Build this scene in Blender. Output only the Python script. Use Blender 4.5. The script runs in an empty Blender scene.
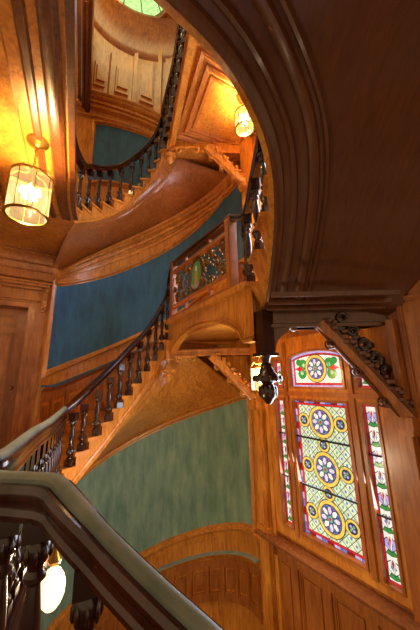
import bpy, math, random
from mathutils import Vector as V
random.seed(7)
C = bpy.context.scene.collection
PI = math.pi
# ------------------------------------------------------------------ camera geometry (metres, eye at the origin)
FPX = 273.0; PIT = math.radians(13.2); ROL = math.radians(-1.03)
Fw = V((0, math.cos(PIT), math.sin(PIT))); R0 = V((1, 0, 0)); U0 = V((0, -math.sin(PIT), math.cos(PIT)))
Rt = R0*math.cos(ROL) + U0*math.sin(ROL); Up = -R0*math.sin(ROL) + U0*math.cos(ROL)
def ray(x, y): return Fw + Rt*((x-210)/FPX) + Up*((315-y)/FPX)
def PD(x, y, d): v = ray(x, y); return v*(d/v.y)
def PZ(x, y, z): v = ray(x, y); return v*(z/v.z)
az = math.radians(-33.3)
YP = V((math.sin(az), math.cos(az), 0)); XP = V((math.cos(az), -math.sin(az), 0)); Z = V((0, 0, 1))
def RW(s, z, off=0): return XP*(2.8-off) + YP*s + Z*z          # on the window wall, off = into the room
def LW(t, z, off=0): return YP*(5.04-off) + XP*t + Z*z         # on the door wall
ECX, ECY, EA, EB = -.97, 4.2, 1.63, 1.08                         # rounded end wall
def EW(th, z, off=0): return V((ECX+(EA-off)*math.cos(th), ECY+(EB-off)*math.sin(th), z))
def wallpx(x, y):                                                # pixel on the rounded wall -> (theta, z)
    v = ray(x, y); a = (v.x/EA)**2+(v.y/EB)**2; b = -2*(v.x*ECX/EA**2+v.y*ECY/EB**2); c = (ECX/EA)**2+(ECY/EB)**2-1
    D = b*b-4*a*c
    t = (-b+math.sqrt(max(D, 0)))/(2*a); p = v*t
    return (math.atan2((p.y-ECY)/EB, (p.x-ECX)/EA), p.z)
def wallok(x, y):
    v = ray(x, y); a = (v.x/EA)**2+(v.y/EB)**2; b = -2*(v.x*ECX/EA**2+v.y*ECY/EB**2); c = (ECX/EA)**2+(ECY/EB)**2-1
    return b*b-4*a*c > 0
def eth(p):
    a = math.atan2((p[1]-ECY)/EB, (p[0]-ECX)/EA)
    if a < -PI/2: a += 2*PI
    return min(a, math.radians(175))
# ------------------------------------------------------------------ materials
def srgb(h):
    c = [int(h[i:i+2], 16)/255 for i in (0, 2, 4)]
    return [x/12.92 if x <= .04045 else ((x+.055)/1.055)**2.4 for x in c]+[1]
def mat_base(n):
    m = bpy.data.materials.new(n); m.use_nodes = True; return m, m.node_tree, m.node_tree.nodes['Principled BSDF']
def wood(n, dark, light, rough=.38, scale=(2.2, 2.2, .35), coat=.25, bump=.15):
    m, t, b = mat_base(n); N = t.nodes; L = t.links
    tc = N.new('ShaderNodeTexCoord'); mp = N.new('ShaderNodeMapping'); mp.inputs['Scale'].default_value = scale
    L.new(tc.outputs['Object'], mp.inputs['Vector'])
    n1 = N.new('ShaderNodeTexNoise'); n1.inputs['Scale'].default_value = 9; n1.inputs['Detail'].default_value = 6; n1.inputs['Distortion'].default_value = 1.2
    L.new(mp.outputs[0], n1.inputs['Vector'])
    n2 = N.new('ShaderNodeTexNoise'); n2.inputs['Scale'].default_value = 1.7; n2.inputs['Detail'].default_value = 3
    L.new(tc.outputs['Object'], n2.inputs['Vector'])
    mx = N.new('ShaderNodeMath'); mx.operation = 'MULTIPLY_ADD'; mx.inputs[1].default_value = .6
    L.new(n1.outputs['Fac'], mx.inputs[0])
    m2 = N.new('ShaderNodeMath'); m2.operation = 'MULTIPLY'; m2.inputs[1].default_value = .4; L.new(n2.outputs['Fac'], m2.inputs[0]); L.new(m2.outputs[0], mx.inputs[2])
    cr = N.new('ShaderNodeValToRGB'); cr.color_ramp.elements[0].position = .36; cr.color_ramp.elements[1].position = .64
    cr.color_ramp.elements[0].color = srgb(dark); cr.color_ramp.elements[1].color = srgb(light)
    L.new(mx.outputs[0], cr.inputs['Fac']); L.new(cr.outputs[0], b.inputs['Base Color'])
    b.inputs['Roughness'].default_value = rough; b.inputs['Coat Weight'].default_value = coat; b.inputs['Coat Roughness'].default_value = .2
    bp = N.new('ShaderNodeBump'); bp.inputs['Strength'].default_value = bump; bp.inputs['Distance'].default_value = .003
    L.new(n1.outputs['Fac'], bp.inputs['Height']); L.new(bp.outputs[0], b.inputs['Normal'])
    return m
def cloth(n, c1, c2, rough=.8):
    m, t, b = mat_base(n); N = t.nodes; L = t.links
    tc = N.new('ShaderNodeTexCoord'); mp = N.new('ShaderNodeMapping'); mp.inputs['Scale'].default_value = (3.5, 3.5, .9)
    L.new(tc.outputs['Object'], mp.inputs['Vector'])
    n1 = N.new('ShaderNodeTexNoise'); n1.inputs['Scale'].default_value = 2.2; n1.inputs['Detail'].default_value = 7; n1.inputs['Roughness'].default_value = .65
    L.new(mp.outputs[0], n1.inputs['Vector'])
    cr = N.new('ShaderNodeValToRGB'); cr.color_ramp.elements[0].position = .3; cr.color_ramp.elements[1].position = .72
    cr.color_ramp.elements[0].color = srgb(c1); cr.color_ramp.elements[1].color = srgb(c2)
    L.new(n1.outputs['Fac'], cr.inputs['Fac']); L.new(cr.outputs[0], b.inputs['Base Color'])
    b.inputs['Roughness'].default_value = rough; b.inputs['Sheen Weight'].default_value = .15
    return m
def plain(n, c, rough=.5, metal=0, emit=0, ec=None, coat=0):
    m, t, b = mat_base(n)
    ns = t.nodes.new('ShaderNodeTexNoise'); ns.inputs['Scale'].default_value = 30
    mx = t.nodes.new('ShaderNodeMix'); mx.data_type = 'RGBA'; mx.inputs[0].default_value = .5
    col = srgb(c); mx.inputs[6].default_value = [k*.85 for k in col[:3]]+[1]; mx.inputs[7].default_value = [min(1, k*1.15) for k in col[:3]]+[1]
    t.links.new(ns.outputs['Fac'], mx.inputs[0]); t.links.new(mx.outputs[2], b.inputs['Base Color'])
    b.inputs['Roughness'].default_value = rough; b.inputs['Metallic'].default_value = metal; b.inputs['Coat Weight'].default_value = coat
    if emit: b.inputs['Emission Color'].default_value = srgb(ec or c); b.inputs['Emission Strength'].default_value = emit
    return m
M = {}
M['oak'] = wood('golden_oak', 'a85c18', 'e09a3e', .34)
M['oakd'] = wood('brown_oak', '8a4a1a', 'bd7434', .34)
M['sill'] = wood('polished_sill', '6b3a1c', '8d5630', .16, coat=.8, bump=.03)
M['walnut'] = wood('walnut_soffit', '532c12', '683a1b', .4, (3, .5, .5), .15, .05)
M['umber'] = wood('umber_moulding', '4c2611', '75411d', .3, coat=.4)
M['dark'] = wood('dark_mahogany', '1c0b06', '3f1b0e', .24, coat=.5)
M['rail'] = wood('polished_mahogany', '220b05', '4a1f0d', .2, coat=.6)
M['blue'] = cloth('blue_fabric', '214c6c', '3a7095')
M['green'] = cloth('green_fabric', '4f7d72', '93ae98')
M['railtop'] = cloth('rail_top_green', '5c6860', '828c82', .6)  # green-grey tone of the strip along the handrail top
M['ledge'] = cloth('ledge_cloth', '6f8a86', '8fa49c')
M['brass'] = plain('aged_brass', 'b98a3c', .3, .9)
M['iron'] = plain('bronze_ironwork', '7d5a2c', .3, .8)
M['bulb'] = plain('lit_bulb', 'ffe2a8', .5, 0, 60, 'ffd28a')
M['globe'] = plain('lit_globe', 'ffe9c0', .5, 0, 1.5, 'ffd9a0')
M['floor'] = wood('floor_wood', '3a1e0e', '5d3318', .3)
def glass():
    m, t, b = mat_base('lantern_glass'); b.inputs['Base Color'].default_value = (1, .93, .8, 1)
    b.inputs['Transmission Weight'].default_value = 1; b.inputs['Roughness'].default_value = .12; b.inputs['IOR'].default_value = 1.1
    b.inputs['Emission Color'].default_value = srgb('ffd58a'); b.inputs['Emission Strength'].default_value = .35
    return m
M['glass'] = glass()
SG = {}
def sg(c, e=1.0):
    if (c, e) not in SG:
        m, t, b = mat_base('stained_glass_'+c)
        ns = t.nodes.new('ShaderNodeTexNoise'); ns.inputs['Scale'].default_value = 22; ns.inputs['Detail'].default_value = 3
        cr = t.nodes.new('ShaderNodeValToRGB'); k = srgb(c)
        cr.color_ramp.elements[0].position = .3; cr.color_ramp.elements[1].position = .7
        cr.color_ramp.elements[0].color = [q*.7 for q in k[:3]]+[1]; cr.color_ramp.elements[1].color = [min(1, q*1.2) for q in k[:3]]+[1]
        t.links.new(ns.outputs['Fac'], cr.inputs[0]); t.links.new(cr.outputs[0], b.inputs['Base Color']); t.links.new(cr.outputs[0], b.inputs['Emission Color'])
        b.inputs['Emission Strength'].default_value = e; b.inputs['Roughness'].default_value = .15
        SG[(c, e)] = m
    return SG[(c, e)]
LEAD = plain('window_lead', '15130f', .6)
# ------------------------------------------------------------------ mesh helpers
def wloc(o):
    L = V(o.location)
    while o.parent is not None: o = o.parent; L = L+V(o.location)
    return L
class MB:
    def __init__(s): s.v = []; s.f = []; s.m = []
    def add(s, vs, fs, mi=0):
        o = len(s.v); s.v += [V(p) for p in vs]; s.f += [[i+o for i in f] for f in fs]; s.m += [mi]*len(fs)
    def grid(s, rows, closed=False, mi=0):
        n = len(rows[0]); vs = [p for r in rows for p in r]; fs = []
        for i in range(len(rows)-1):
            for j in range(n if closed else n-1):
                k = (j+1) % n; fs.append([i*n+j, i*n+k, (i+1)*n+k, (i+1)*n+j])
        s.add(vs, fs, mi)
    def prism(s, poly, ext, mi=0):
        n = len(poly); e = V(ext); vs = [V(p) for p in poly]+[V(p)+e for p in poly]
        s.add(vs, [list(range(n))[::-1], list(range(n, 2*n))]+[[i, (i+1) % n, n+(i+1) % n, n+i] for i in range(n)], mi)
    def hexa(s, a, mi=0):   # 8 corners: bottom 4, top 4
        s.add(a, [[3, 2, 1, 0], [4, 5, 6, 7], [0, 1, 5, 4], [1, 2, 6, 5], [2, 3, 7, 6], [3, 0, 4, 7]], mi)
    def box(s, c, sx, sy, sz, ax=None, ay=None, mi=0):  # centre, full sizes
        ax = (ax or V((1, 0, 0)))*sx/2; ay = (ay or V((0, 1, 0)))*sy/2; h = Z*sz/2; c = V(c)
        s.hexa([c-ax-ay-h, c+ax-ay-h, c+ax+ay-h, c-ax+ay-h, c-ax-ay+h, c+ax-ay+h, c+ax+ay+h, c-ax+ay+h], mi)
    def lathe(s, prof, c=(0, 0, 0), n=12, mi=0, sx=1, sy=1, rot=0):
        c = V(c); rows = [[c+V((r*sx*math.cos(rot+2*PI*k/n), r*sy*math.sin(rot+2*PI*k/n), z)) for k in range(n)] for r, z in prof]
        s.grid(rows, True, mi); o = len(s.v)-n*len(prof)
        s.f += [list(range(o, o+n))[::-1], list(range(len(s.v)-n, len(s.v)))]; s.m += [mi, mi]
    def sweep(s, path, prof, mi=0, caps=True, closed=False):  # profile (side,up); side = right of travel, horizontal
        n = len(path); rows = []
        for i, p in enumerate(path):
            if closed: a = path[i-1]; b = path[(i+1) % n]
            else: a = path[max(i-1, 0)]; b = path[min(i+1, n-1)]
            t = V((b.x-a.x, b.y-a.y, 0)); t = t.normalized() if t.length > 1e-6 else V((0, 1, 0)); sd = V((t.y, -t.x, 0))
            rows.append([p+sd*u+Z*w for u, w in prof])
        if closed: rows.append(rows[0])
        s.grid(rows, True, mi)
        if caps and not closed:
            k = len(prof); o = len(s.v)-k*len(rows)
            s.f += [list(range(o, o+k))[::-1], list(range(len(s.v)-k, len(s.v)))]; s.m += [mi, mi]
    def tube(s, path, r, n=6, mi=0):
        rows = []; m = len(path); up = None
        for i, p in enumerate(path):
            t = (path[min(i+1, m-1)]-path[max(i-1, 0)]).normalized()
            if up is None: up = t.orthogonal().normalized()
            a = t.cross(up); a = a.normalized() if a.length > 1e-5 else t.orthogonal().normalized(); up = a.cross(t).normalized()
            rr = r(i/(m-1)) if callable(r) else r
            rows.append([p+(a*math.cos(2*PI*k/n)+up*math.sin(2*PI*k/n))*rr for k in range(n)])
        s.grid(rows, True, mi); o = len(s.v)-n*m
        s.f += [list(range(o, o+n))[::-1], list(range(len(s.v)-n, len(s.v)))]; s.m += [mi, mi]
    def ball(s, c, rx, ry=None, rz=None, n=8, mi=0, ax=None, ay=None, az_=None):
        ry = ry or rx; rz = rz or rx; ax = ax or V((1, 0, 0)); ay = ay or V((0, 1, 0)); az_ = az_ or Z; c = V(c); rows = []
        for i in range(n//2+1):
            ph = PI*(i/(n//2))*.96+.02*PI
            rows.append([c+ax*rx*math.sin(ph)*math.cos(2*PI*k/n)+ay*ry*math.sin(ph)*math.sin(2*PI*k/n)+az_*rz*math.cos(ph) for k in range(n)])
        s.grid(rows, True, mi); o = len(s.v)-n*len(rows); s.f += [list(range(o, o+n))[::-1], list(range(len(s.v)-n, len(s.v)))]; s.m += [mi, mi]
    def build(s, name, mats, parent=None, at=None, smooth=True):
        me = bpy.data.meshes.new(name); L = V((0, 0, 0))
        if at is not None: L = V(at)
        elif parent is not None: L = wloc(parent)
        me.from_pydata([tuple(p-L) for p in s.v], [], s.f)
        for m in (mats if isinstance(mats, list) else [mats]): me.materials.append(m)
        me.polygons.foreach_set('material_index', s.m)
        import bmesh
        bm = bmesh.new(); bm.from_mesh(me); bmesh.ops.recalc_face_normals(bm, faces=bm.faces); bm.to_mesh(me); bm.free()
        if smooth:
            me.polygons.foreach_set('use_smooth', [True]*len(me.polygons)); me.set_sharp_from_angle(angle=math.radians(38))
        o = bpy.data.objects.new(name, me); C.objects.link(o)
        if parent is not None:
            o.parent = parent
            if at is not None: o.location = L-wloc(parent)
        elif at is not None: o.location = L
        return o
def tag(o, label, cat, group=None):
    o['label'] = label; o['category'] = cat
    if group: o['group'] = group
    return o
def thing(name, loc, label, cat, group=None):
    o = bpy.data.objects.new(name, None); C.objects.link(o); o.location = loc; o.empty_display_size = .1
    return tag(o, label, cat, group)
def struct(o): o['kind'] = 'structure'; return o
def cat(pts, n=8, closed=False):
    pts = [V(p) for p in pts]; out = []; m = len(pts)
    rng = m if closed else m-1
    for i in range(rng):
        if closed: p0, p1, p2, p3 = pts[i-1], pts[i], pts[(i+1) % m], pts[(i+2) % m]
        else: p0 = pts[max(i-1, 0)]; p1 = pts[i]; p2 = pts[i+1]; p3 = pts[min(i+2, m-1)]
        for k in range(n):
            t = k/n; out.append(.5*((2*p1)+(p2-p0)*t+(2*p0-5*p1+4*p2-p3)*t*t+(3*p1-p0-3*p2+p3)*t**3))
    if not closed: out.append(pts[-1])
    return out
def lerp(a, b, t): return a+(b-a)*t
def resample(path, n):
    d = [0]
    for i in range(1, len(path)): d.append(d[-1]+(path[i]-path[i-1]).length)
    out = []; j = 0
    for k in range(n):
        q = d[-1]*k/(n-1)
        while j < len(d)-2 and d[j+1] < q: j += 1
        w = (q-d[j])/max(d[j+1]-d[j], 1e-9); out.append(lerp(path[j], path[j+1], min(max(w, 0), 1)))
    return out
class Fn:   # z as a smooth function of theta on the rounded wall, fitted through measured points
    def __init__(s, px):
        import numpy as np
        q = [wallpx(*p) for p in px if wallok(*p)]; s.lo = min(a for a, b in q)-.2; s.hi = max(a for a, b in q)+.1
        s.c = [float(x) for x in np.polyfit([a for a, b in q], [b for a, b in q], 3 if len(q) > 5 else 2)]
    def __call__(s, t):
        u = min(max(t, s.lo), s.hi); v = 0
        for c in s.c: v = v*u+c
        return v
def ths(a, b, n=40): return [a+(b-a)*i/(n-1) for i in range(n)]
def wband(mb, tt, zlo, zhi, o0, o1, mi=0):   # a slab standing on the rounded wall between two height functions
    rows = [[EW(t, zlo(t), o0), EW(t, zlo(t), o1), EW(t, zhi(t), o1), EW(t, zhi(t), o0)] for t in tt]
    mb.grid(rows, True, mi); o = len(mb.v)-4*len(rows)
    mb.f += [[o, o+1, o+2, o+3][::-1], [len(mb.v)-4+i for i in range(4)]]; mb.m += [mi, mi]
def wmould(mb, tt, zf, prof, mi=0):          # prof: (offset from wall, dz)
    rows = [[EW(t, zf(t)+dz, o) for o, dz in prof] for t in tt]
    mb.grid(rows, True, mi); k = len(prof); o = len(mb.v)-k*len(rows)
    mb.f += [list(range(o, o+k))[::-1], list(range(len(mb.v)-k, len(mb.v)))]; mb.m += [mi, mi]
def shift(f, d): return lambda t: f(t)+d
def const(c): return lambda t: c
MOULD = [(0, -.06), (.03, -.06), (.03, -.045), (.015, -.045), (.015, -.035), (.05, -.03), (.075, -.01), (.075, .005), (.055, .005), (.055, .02), (.03, .035), (.03, .045), (.02, .045), (.02, .06), (0, .06)]
BIG = [(0, -.16), (.03, -.16), (.03, -.135), (.015, -.135), (.015, -.115), (.06, -.11), (.075, -.085), (.075, -.07), (.04, -.07), (.04, -.02), (.1, -.01), (.13, .02), (.13, .035), (.1, .035), (.1, .05), (.15, .07), (.17, .1), (0, .1)]

# ------------------------------------------------------------------ shared profile pieces
def baluster_mesh(h, r, name, fancy=True, n=12, mats=None):
    b = MB(); q = r*1.05
    b.box((0, 0, h*.06), 2*q, 2*q, h*.12); top = .07 if name.endswith('near') else .14; b.box((0, 0, h*(1-top/2)), 2*q, 2*q, h*top); kz = (1-top)/.86
    pr = [(.75, .12), (.98, .14), (.98, .16), (.6, .18), (.72, .2), (1.05, .23), (1.15, .27), (1.05, .31), (.6, .35), (.5, .37), (.85, .385), (.85, .40), (.5, .415),
          (.62, .45), (.74, .5), (.78, .56), (.66, .64), (.5, .7), (.45, .72), (.8, .735), (.8, .75), (.55, .765), (.7, .79), (.95, .82), (.9, .845), (.65, .86)]
    b.lathe([(a*r, z*h*kz) for a, z in pr], n=n)
    if fancy:
        for k in range(8):
            a = k*PI/4
            for zz, rr in ((.27, 1.1), (.815, .92)):
                b.ball((math.cos(a)*r*rr, math.sin(a)*r*rr, zz*h*kz), r*.22, r*.22, h*.028, n=6)
    me = b.build(name, mats or M['dark'])
    C.objects.unlink(me); d = me.data; bpy.data.objects.remove(me)
    return d
def put(data, name, loc, parent, sz=1, rot=0, sxy=1):
    o = bpy.data.objects.new(name, data); C.objects.link(o); o.parent = parent; o.location = V(loc)-V(parent.location)
    o.scale = (sxy, sxy, sz); o.rotation_euler = (0, 0, rot); return o
RAILP = [(-.055, -.11), (.055, -.11), (.06, -.085), (.045, -.07), (.05, -.055), (.07, -.045), (.075, -.02), (.068, 0), (-.068, 0), (-.075, -.02), (-.07, -.045), (-.05, -.055), (-.045, -.07), (-.06, -.085)]
FOREP = [(-.07, -.12), (.07, -.12), (.075, -.10), (.062, -.085), (.066, -.06), (.085, -.045), (.09, -.02), (.075, 0), (-.075, 0), (-.09, -.02), (-.085, -.045), (-.066, -.06), (-.062, -.085), (-.075, -.10)]
CAPP = [(-.066, 0), (.066, 0), (.062, .014), (.035, .026), (0, .03), (-.035, .026), (-.062, .014)]
def scl(p, k):
    kx, kz = k if isinstance(k, tuple) else (k, k); return [(a*kx, b*kz) for a, b in p]

# ================================================================== ROUNDED END WALL
TH0, TH1 = math.radians(-3), math.radians(176)
mb = MB(); wband(mb, ths(TH0, TH1, 60), const(-4.2), const(9.3), -.12, 0)
struct(mb.build('wall_end', M['oak']))
# lower green panel, chair rail, wainscot (following the lower flight)
gtop = Fn([(62, 492), (100, 459), (145, 436), (190, 412), (236, 399)])
gbot = Fn([(30, 655), (47, 627), (75, 603), (100, 586), (145, 552), (177, 538), (213, 530), (245, 527)])
ledge = Fn([(30, 690), (47, 655), (75, 628), (100, 611), (125, 588), (163, 565), (190, 557), (227, 553), (250, 555)])
wlow = Fn([(60, 700), (100, 655), (140, 628), (180, 600), (210, 596), (240, 601), (255, 606)])
t0, t1 = wallpx(253, 470)[0], math.radians(170)
def fab_panel(label, zlo, zhi, ta, tb, mat, catg='wall panel', n=44, vert=(True, True)):
    tm = (ta+tb)/2; T = thing('fabric_wall_panel', EW(tm, zlo(tm), .0), label, catg)
    a = MB(); wband(a, ths(ta, tb, n), zlo, zhi, 0, .012); a.build('fabric', mat, T)
    f = MB(); wmould(f, ths(ta-.02, tb+.02, n), zlo, MOULD); wmould(f, ths(ta-.02, tb+.02, n), zhi, MOULD)
    for t, on in ((ta, vert[0]), (tb, vert[1])):
        if not on: continue
        tg = (EW(t+.01, 0)-EW(t-.01, 0)).normalized()
        rows = [[EW(t, z, o)+tg*w for w, o in [(-.045, 0), (-.045, .018), (-.03, .024), (-.005, .05), (.012, .034), (.03, .03), (.045, .014), (.045, 0)]] for z in (zlo(t)-.04, zhi(t)+.04)]
        f.grid(rows, True)
    f.build('frame', M['oak'], T)
    return T
fab_panel('faded green fabric panel on the curved wall under the rising flight', gbot, gtop, t0, t1, M['green'], vert=(True, False))
tt = ths(math.radians(11), math.radians(172), 60)
a = MB(); wmould(a, tt, shift(gbot, -.07), [(0, -.07), (.03, -.06), (.035, .02), (.06, .04), (.05, .06), (0, .06)])
wband(a, tt, lambda t: ledge(t)+.02, lambda t: gbot(t)-.1, 0, .02)
wmould(a, tt, ledge, [(0, -.09), (.02, -.08), (.03, -.05), (.07, -.02), (.075, 0), (0, 0)]); struct(a.build('trim_1', M['oak']))
a = MB(); wmould(a, tt, ledge, [(.0, 0), (.085, 0), (.085, .012), (.0, .03)]); struct(a.build('trim_2', M['ledge']))
a = MB()   # wainscot: rails, stiles and raised panels
wband(a, tt, lambda t: ledge(t)-.2, lambda t: ledge(t)-.08, 0, .025)
wband(a, tt, shift(wlow, -.06), shift(wlow, .06), 0, .03)
q = [math.radians(k) for k in range(14, 172, 11)]
for k in q: wband(a, [k-.026, k, k+.026], wlow, lambda t: ledge(t)-.15, 0, .045)
for k in q[:-1]:
    m_ = [k+.055, k+.095, k+.135]
    wband(a, m_, shift(wlow, .11), lambda t: ledge(t)-.26, 0, .016)
    wband(a, [k+.04, k+.095, k+.15], shift(wlow, .09), lambda t: ledge(t)-.235, 0, .008)
wband(a, tt, lambda t: wlow(t)-.5, lambda t: wlow(t)-.44, 0, .03)
struct(a.build('trim_3', M['oakd']))

# middle storey: blue panel, ledge, wainscot, cornice under the upper flight
btop = Fn([(50, 283), (66, 282), (82, 281), (105, 275), (130, 267), (155, 256), (179, 242), (203, 222), (222, 200)])
bbot = Fn([(44, 375), (75, 361), (105, 351), (130, 340), (160, 326), (190, 305), (215, 285)])
bled = Fn([(33, 393), (60, 384), (90, 372), (125, 356), (160, 340), (200, 315)])
tB0 = math.radians(12); tB1 = wallpx(52, 300)[0]
fab_panel('deep blue fabric panel rising along the wall above the middle flight', bbot, btop, tB0, tB1, M['blue'], vert=(False, True))
tt = ths(tB0, math.radians(176), 50)
a = MB(); wmould(a, tt, shift(bled, .0), [(0, -.09), (.02, -.08), (.03, -.05), (.07, -.02), (.075, 0), (0, 0)])
wband(a, tt, lambda t: bled(t)-.22, lambda t: bled(t)-.08, 0, .022)
for k in range(20, 176, 12):
    r_ = math.radians(k); wband(a, [r_-.022, r_, r_+.022], lambda t: bled(t)-.85, lambda t: bled(t)-.15, 0, .035)
    wband(a, [r_+.05, r_+.1, r_+.15], lambda t: bled(t)-.8, lambda t: bled(t)-.28, 0, .015)
struct(a.build('trim_4', M['oakd']))
a = MB(); wmould(a, tt, bled, [(.0, 0), (.085, 0), (.085, .012), (.0, .03)]); struct(a.build('trim_5', M['blue']))
ccor = Fn([(58, 268), (72, 264), (95, 254), (122, 242), (150, 233), (179, 220), (205, 203), (222, 190), (236, 176)])
a = MB(); wmould(a, ths(tB0, math.radians(176), 50), shift(ccor, -.1), BIG); wmould(a, ths(tB0, math.radians(176), 50), lambda t: (btop(t)+ccor(t))/2-.04, [(0, -.03), (.03, -.02), (.035, .02), (0, .03)])
struct(a.build('trim_6', M['oak']))

# upper storeys
u_top = Fn([(92, 122), (105, 124), (120, 127), (140, 133), (158, 141), (175, 150)])
u_bot = lambda t: u_top(t)-1.5
tU1 = wallpx(93, 130)[0]
fab_panel('blue fabric panel high on the curved wall behind the top balusters', u_bot, u_top, math.radians(78), tU1, M['blue'], vert=(False, True))
c1 = Fn([(82, 92), (100, 98), (120, 105), (140, 112), (160, 121), (175, 130)])
c2 = Fn([(85, 38), (105, 46), (130, 53), (155, 50), (178, 40)])
zc1 = c1(math.radians(100)); zc2 = 7.9
tt = ths(math.radians(20), math.radians(176), 60)
a = MB(); wmould(a, tt, shift(c1, -.08), BIG); wmould(a, tt, shift(c1, -.55), MOULD); wmould(a, tt, shift(c1, -.3), MOULD)
struct(a.build('trim_7', M['oak']))
a = MB(); top = lambda t: min(c2(t), 9.0)
for k in range(30, 170, 22):
    r_ = math.radians(k)
    wband(a, [r_-.03, r_, r_+.03], lambda t: c1(t)+.05, lambda t: top(t)-.15, 0, .09)
    wband(a, ths(r_+.09, r_+.3, 6), lambda t: c1(t)+.3, lambda t: top(t)-.5, 0, .05)
    wband(a, ths(r_+.11, r_+.28, 6), lambda t: c1(t)+.42, lambda t: top(t)-.62, 0, .09)
struct(a.build('trim_8', M['oak']))
ZD = 8.7
a = MB(); wmould(a, tt, const(ZD-.35), [(0, -.5), (.05, -.45), (.07, -.3), (.14, -.05), (.3, .2), (.42, .3), (.42, .36), (0, .36)])
struct(a.build('trim_9', M['oakd']))
# ceiling with an oval skylight
oc = PZ(132, -36, ZD); oc = V((oc.x, oc.y, ZD)); e1 = PZ(133, 19, ZD); orad = (V((e1.x, e1.y, ZD))-oc).length
outer = [V((x, y, ZD)) for x, y in []]
a = MB(); n = 48; ring = [[oc+V((math.cos(2*PI*k/n)*orad*r, math.sin(2*PI*k/n)*orad*r, dz)) for k in range(n)] for r, dz in [(1.0, .3), (1.0, 0), (1.04, -.05), (1.1, -.05), (1.12, 0), (1.2, 0), (1.22, -.06), (1.3, -.06), (1.34, 0), (3.4, 0), (3.4, .1), (1.0, .3)]]
a.grid(ring, True)
struct(a.build('ceiling', M['oakd']))
a = MB()
for k in range(40):
    an = 2*PI*k/40; a.ball(oc+V((math.cos(an)*orad*1.16, math.sin(an)*orad*1.16, -.02)), .05, .05, .04, n=6)
struct(a.build('trim_10', M['oak']))
SKY = thing('skylight', oc+Z*.2, 'pale green glass skylight in the ceiling high above the stairs', 'skylight')
a = MB(); a.grid([[oc+V((math.cos(2*PI*k/n)*orad*r, math.sin(2*PI*k/n)*orad*r, .06+(1-r*r)*.5)) for k in range(n)] for r in (1.0, .8, .6, .4, .2, .01)], True)
a.build('glass_dome', sg('a9d28a', .8), SKY)
a = MB()
for k in range(12):
    an = 2*PI*k/12; a.tube([oc+V((math.cos(an)*orad*r, math.sin(an)*orad*r, .04+(1-r*r)*.5)) for r in (1, .8, .6, .4, .2, .03)], .012)
a.build('glazing_bar', M['iron'], SKY)

# ================================================================== WINDOW WALL
def rbox(mb, s0, s1, z0, z1, o0, o1, mi=0):
    mb.hexa([RW(s0, z0, o0), RW(s1, z0, o0), RW(s1, z0, o1), RW(s0, z0, o1), RW(s0, z1, o0), RW(s1, z1, o0), RW(s1, z1, o1), RW(s0, z1, o1)], mi)
WS0, WS1, WZ0, WZ1 = 1.34, 2.80, -1.82, .50
mb = MB()
rbox(mb, -3.2, WS0, -4.2, 6.5, -.15, 0); rbox(mb, WS1, 3.08, -4.2, 9.3, -.15, 0)
rbox(mb, WS0, WS1, -4.2, WZ0, -.15, 0); rbox(mb, WS0, WS1, WZ1, 1.35, -.15, 0); rbox(mb, WS0, WS1, 3.3, 9.3, -.15, 0)
struct(mb.build('wall_right', M['oakd']))
def beadframe(mb, s0, s1, z0, z1, w, o0, o1):
    rbox(mb, s0, s1, z0, z0+w, o0, o1); rbox(mb, s0, s1, z1-w, z1, o0, o1); rbox(mb, s0, s0+w, z0+w, z1-w, o0, o1); rbox(mb, s1-w, s1, z0+w, z1-w, o0, o1)
def raised(mb, s0, s1, z0, z1):
    beadframe(mb, s0, s1, z0, z1, .02, 0, .022); beadframe(mb, s0+.02, s1-.02, z0+.02, z1-.02, .015, 0, .012)
    rbox(mb, s0+.055, s1-.055, z0+.055, z1-.055, 0, .012)
# wainscot and sill below the window
a = MB(); ss = [.2, .55, .9, 1.25, 1.7, 2.15, 2.56, 2.92]
rbox(a, -.5, 3.05, -2.08, -1.93, 0, .05); rbox(a, -.5, 3.05, -3.5, -3.2, 0, .05); rbox(a, -.5, 3.05, -1.93, -1.9, 0, .07)
for s_ in ss: rbox(a, s_-.045, s_+.045, -3.2, -2.08, 0, .045)
for s0, s1 in zip(ss, ss[1:]): raised(a, s0+.045, s1-.045, -3.19, -2.09)
struct(a.build('trim_11', M['oakd']))
a = MB(); rbox(a, -.5, 3.05, -1.895, -1.865, 0, .19)
a.build('trim_12', M['sill'])['kind'] = 'structure'
# window 1
win = bpy.data.objects.new('window_1', None); C.objects.link(win); win.location = RW(2.05, WZ0); struct(win)
a = MB(); panes = dict(main=(1.69, 2.41, -1.70, -.26), left=(2.53, 2.68, -1.70, -.26), right=(1.40, 1.56, -1.74, -.26))
# stiles and rails standing around the panes
rbox(a, WS0, 1.40, WZ0, WZ1, -.08, .03); rbox(a, 1.56, 1.69, WZ0, WZ1, -.08, .03); rbox(a, 2.41, 2.53, WZ0, WZ1, -.08, .03); rbox(a, 2.68, WS1, WZ0, WZ1, -.08, .03)
for s0, s1, z0 in ((1.40, 1.56, -1.74), (1.69, 2.41, -1.7), (2.53, 2.68, -1.7)):
    rbox(a, s0, s1, WZ0, z0, -.08, .03); rbox(a, s0, s1, -.26, -.12, -.08, .03)
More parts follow.
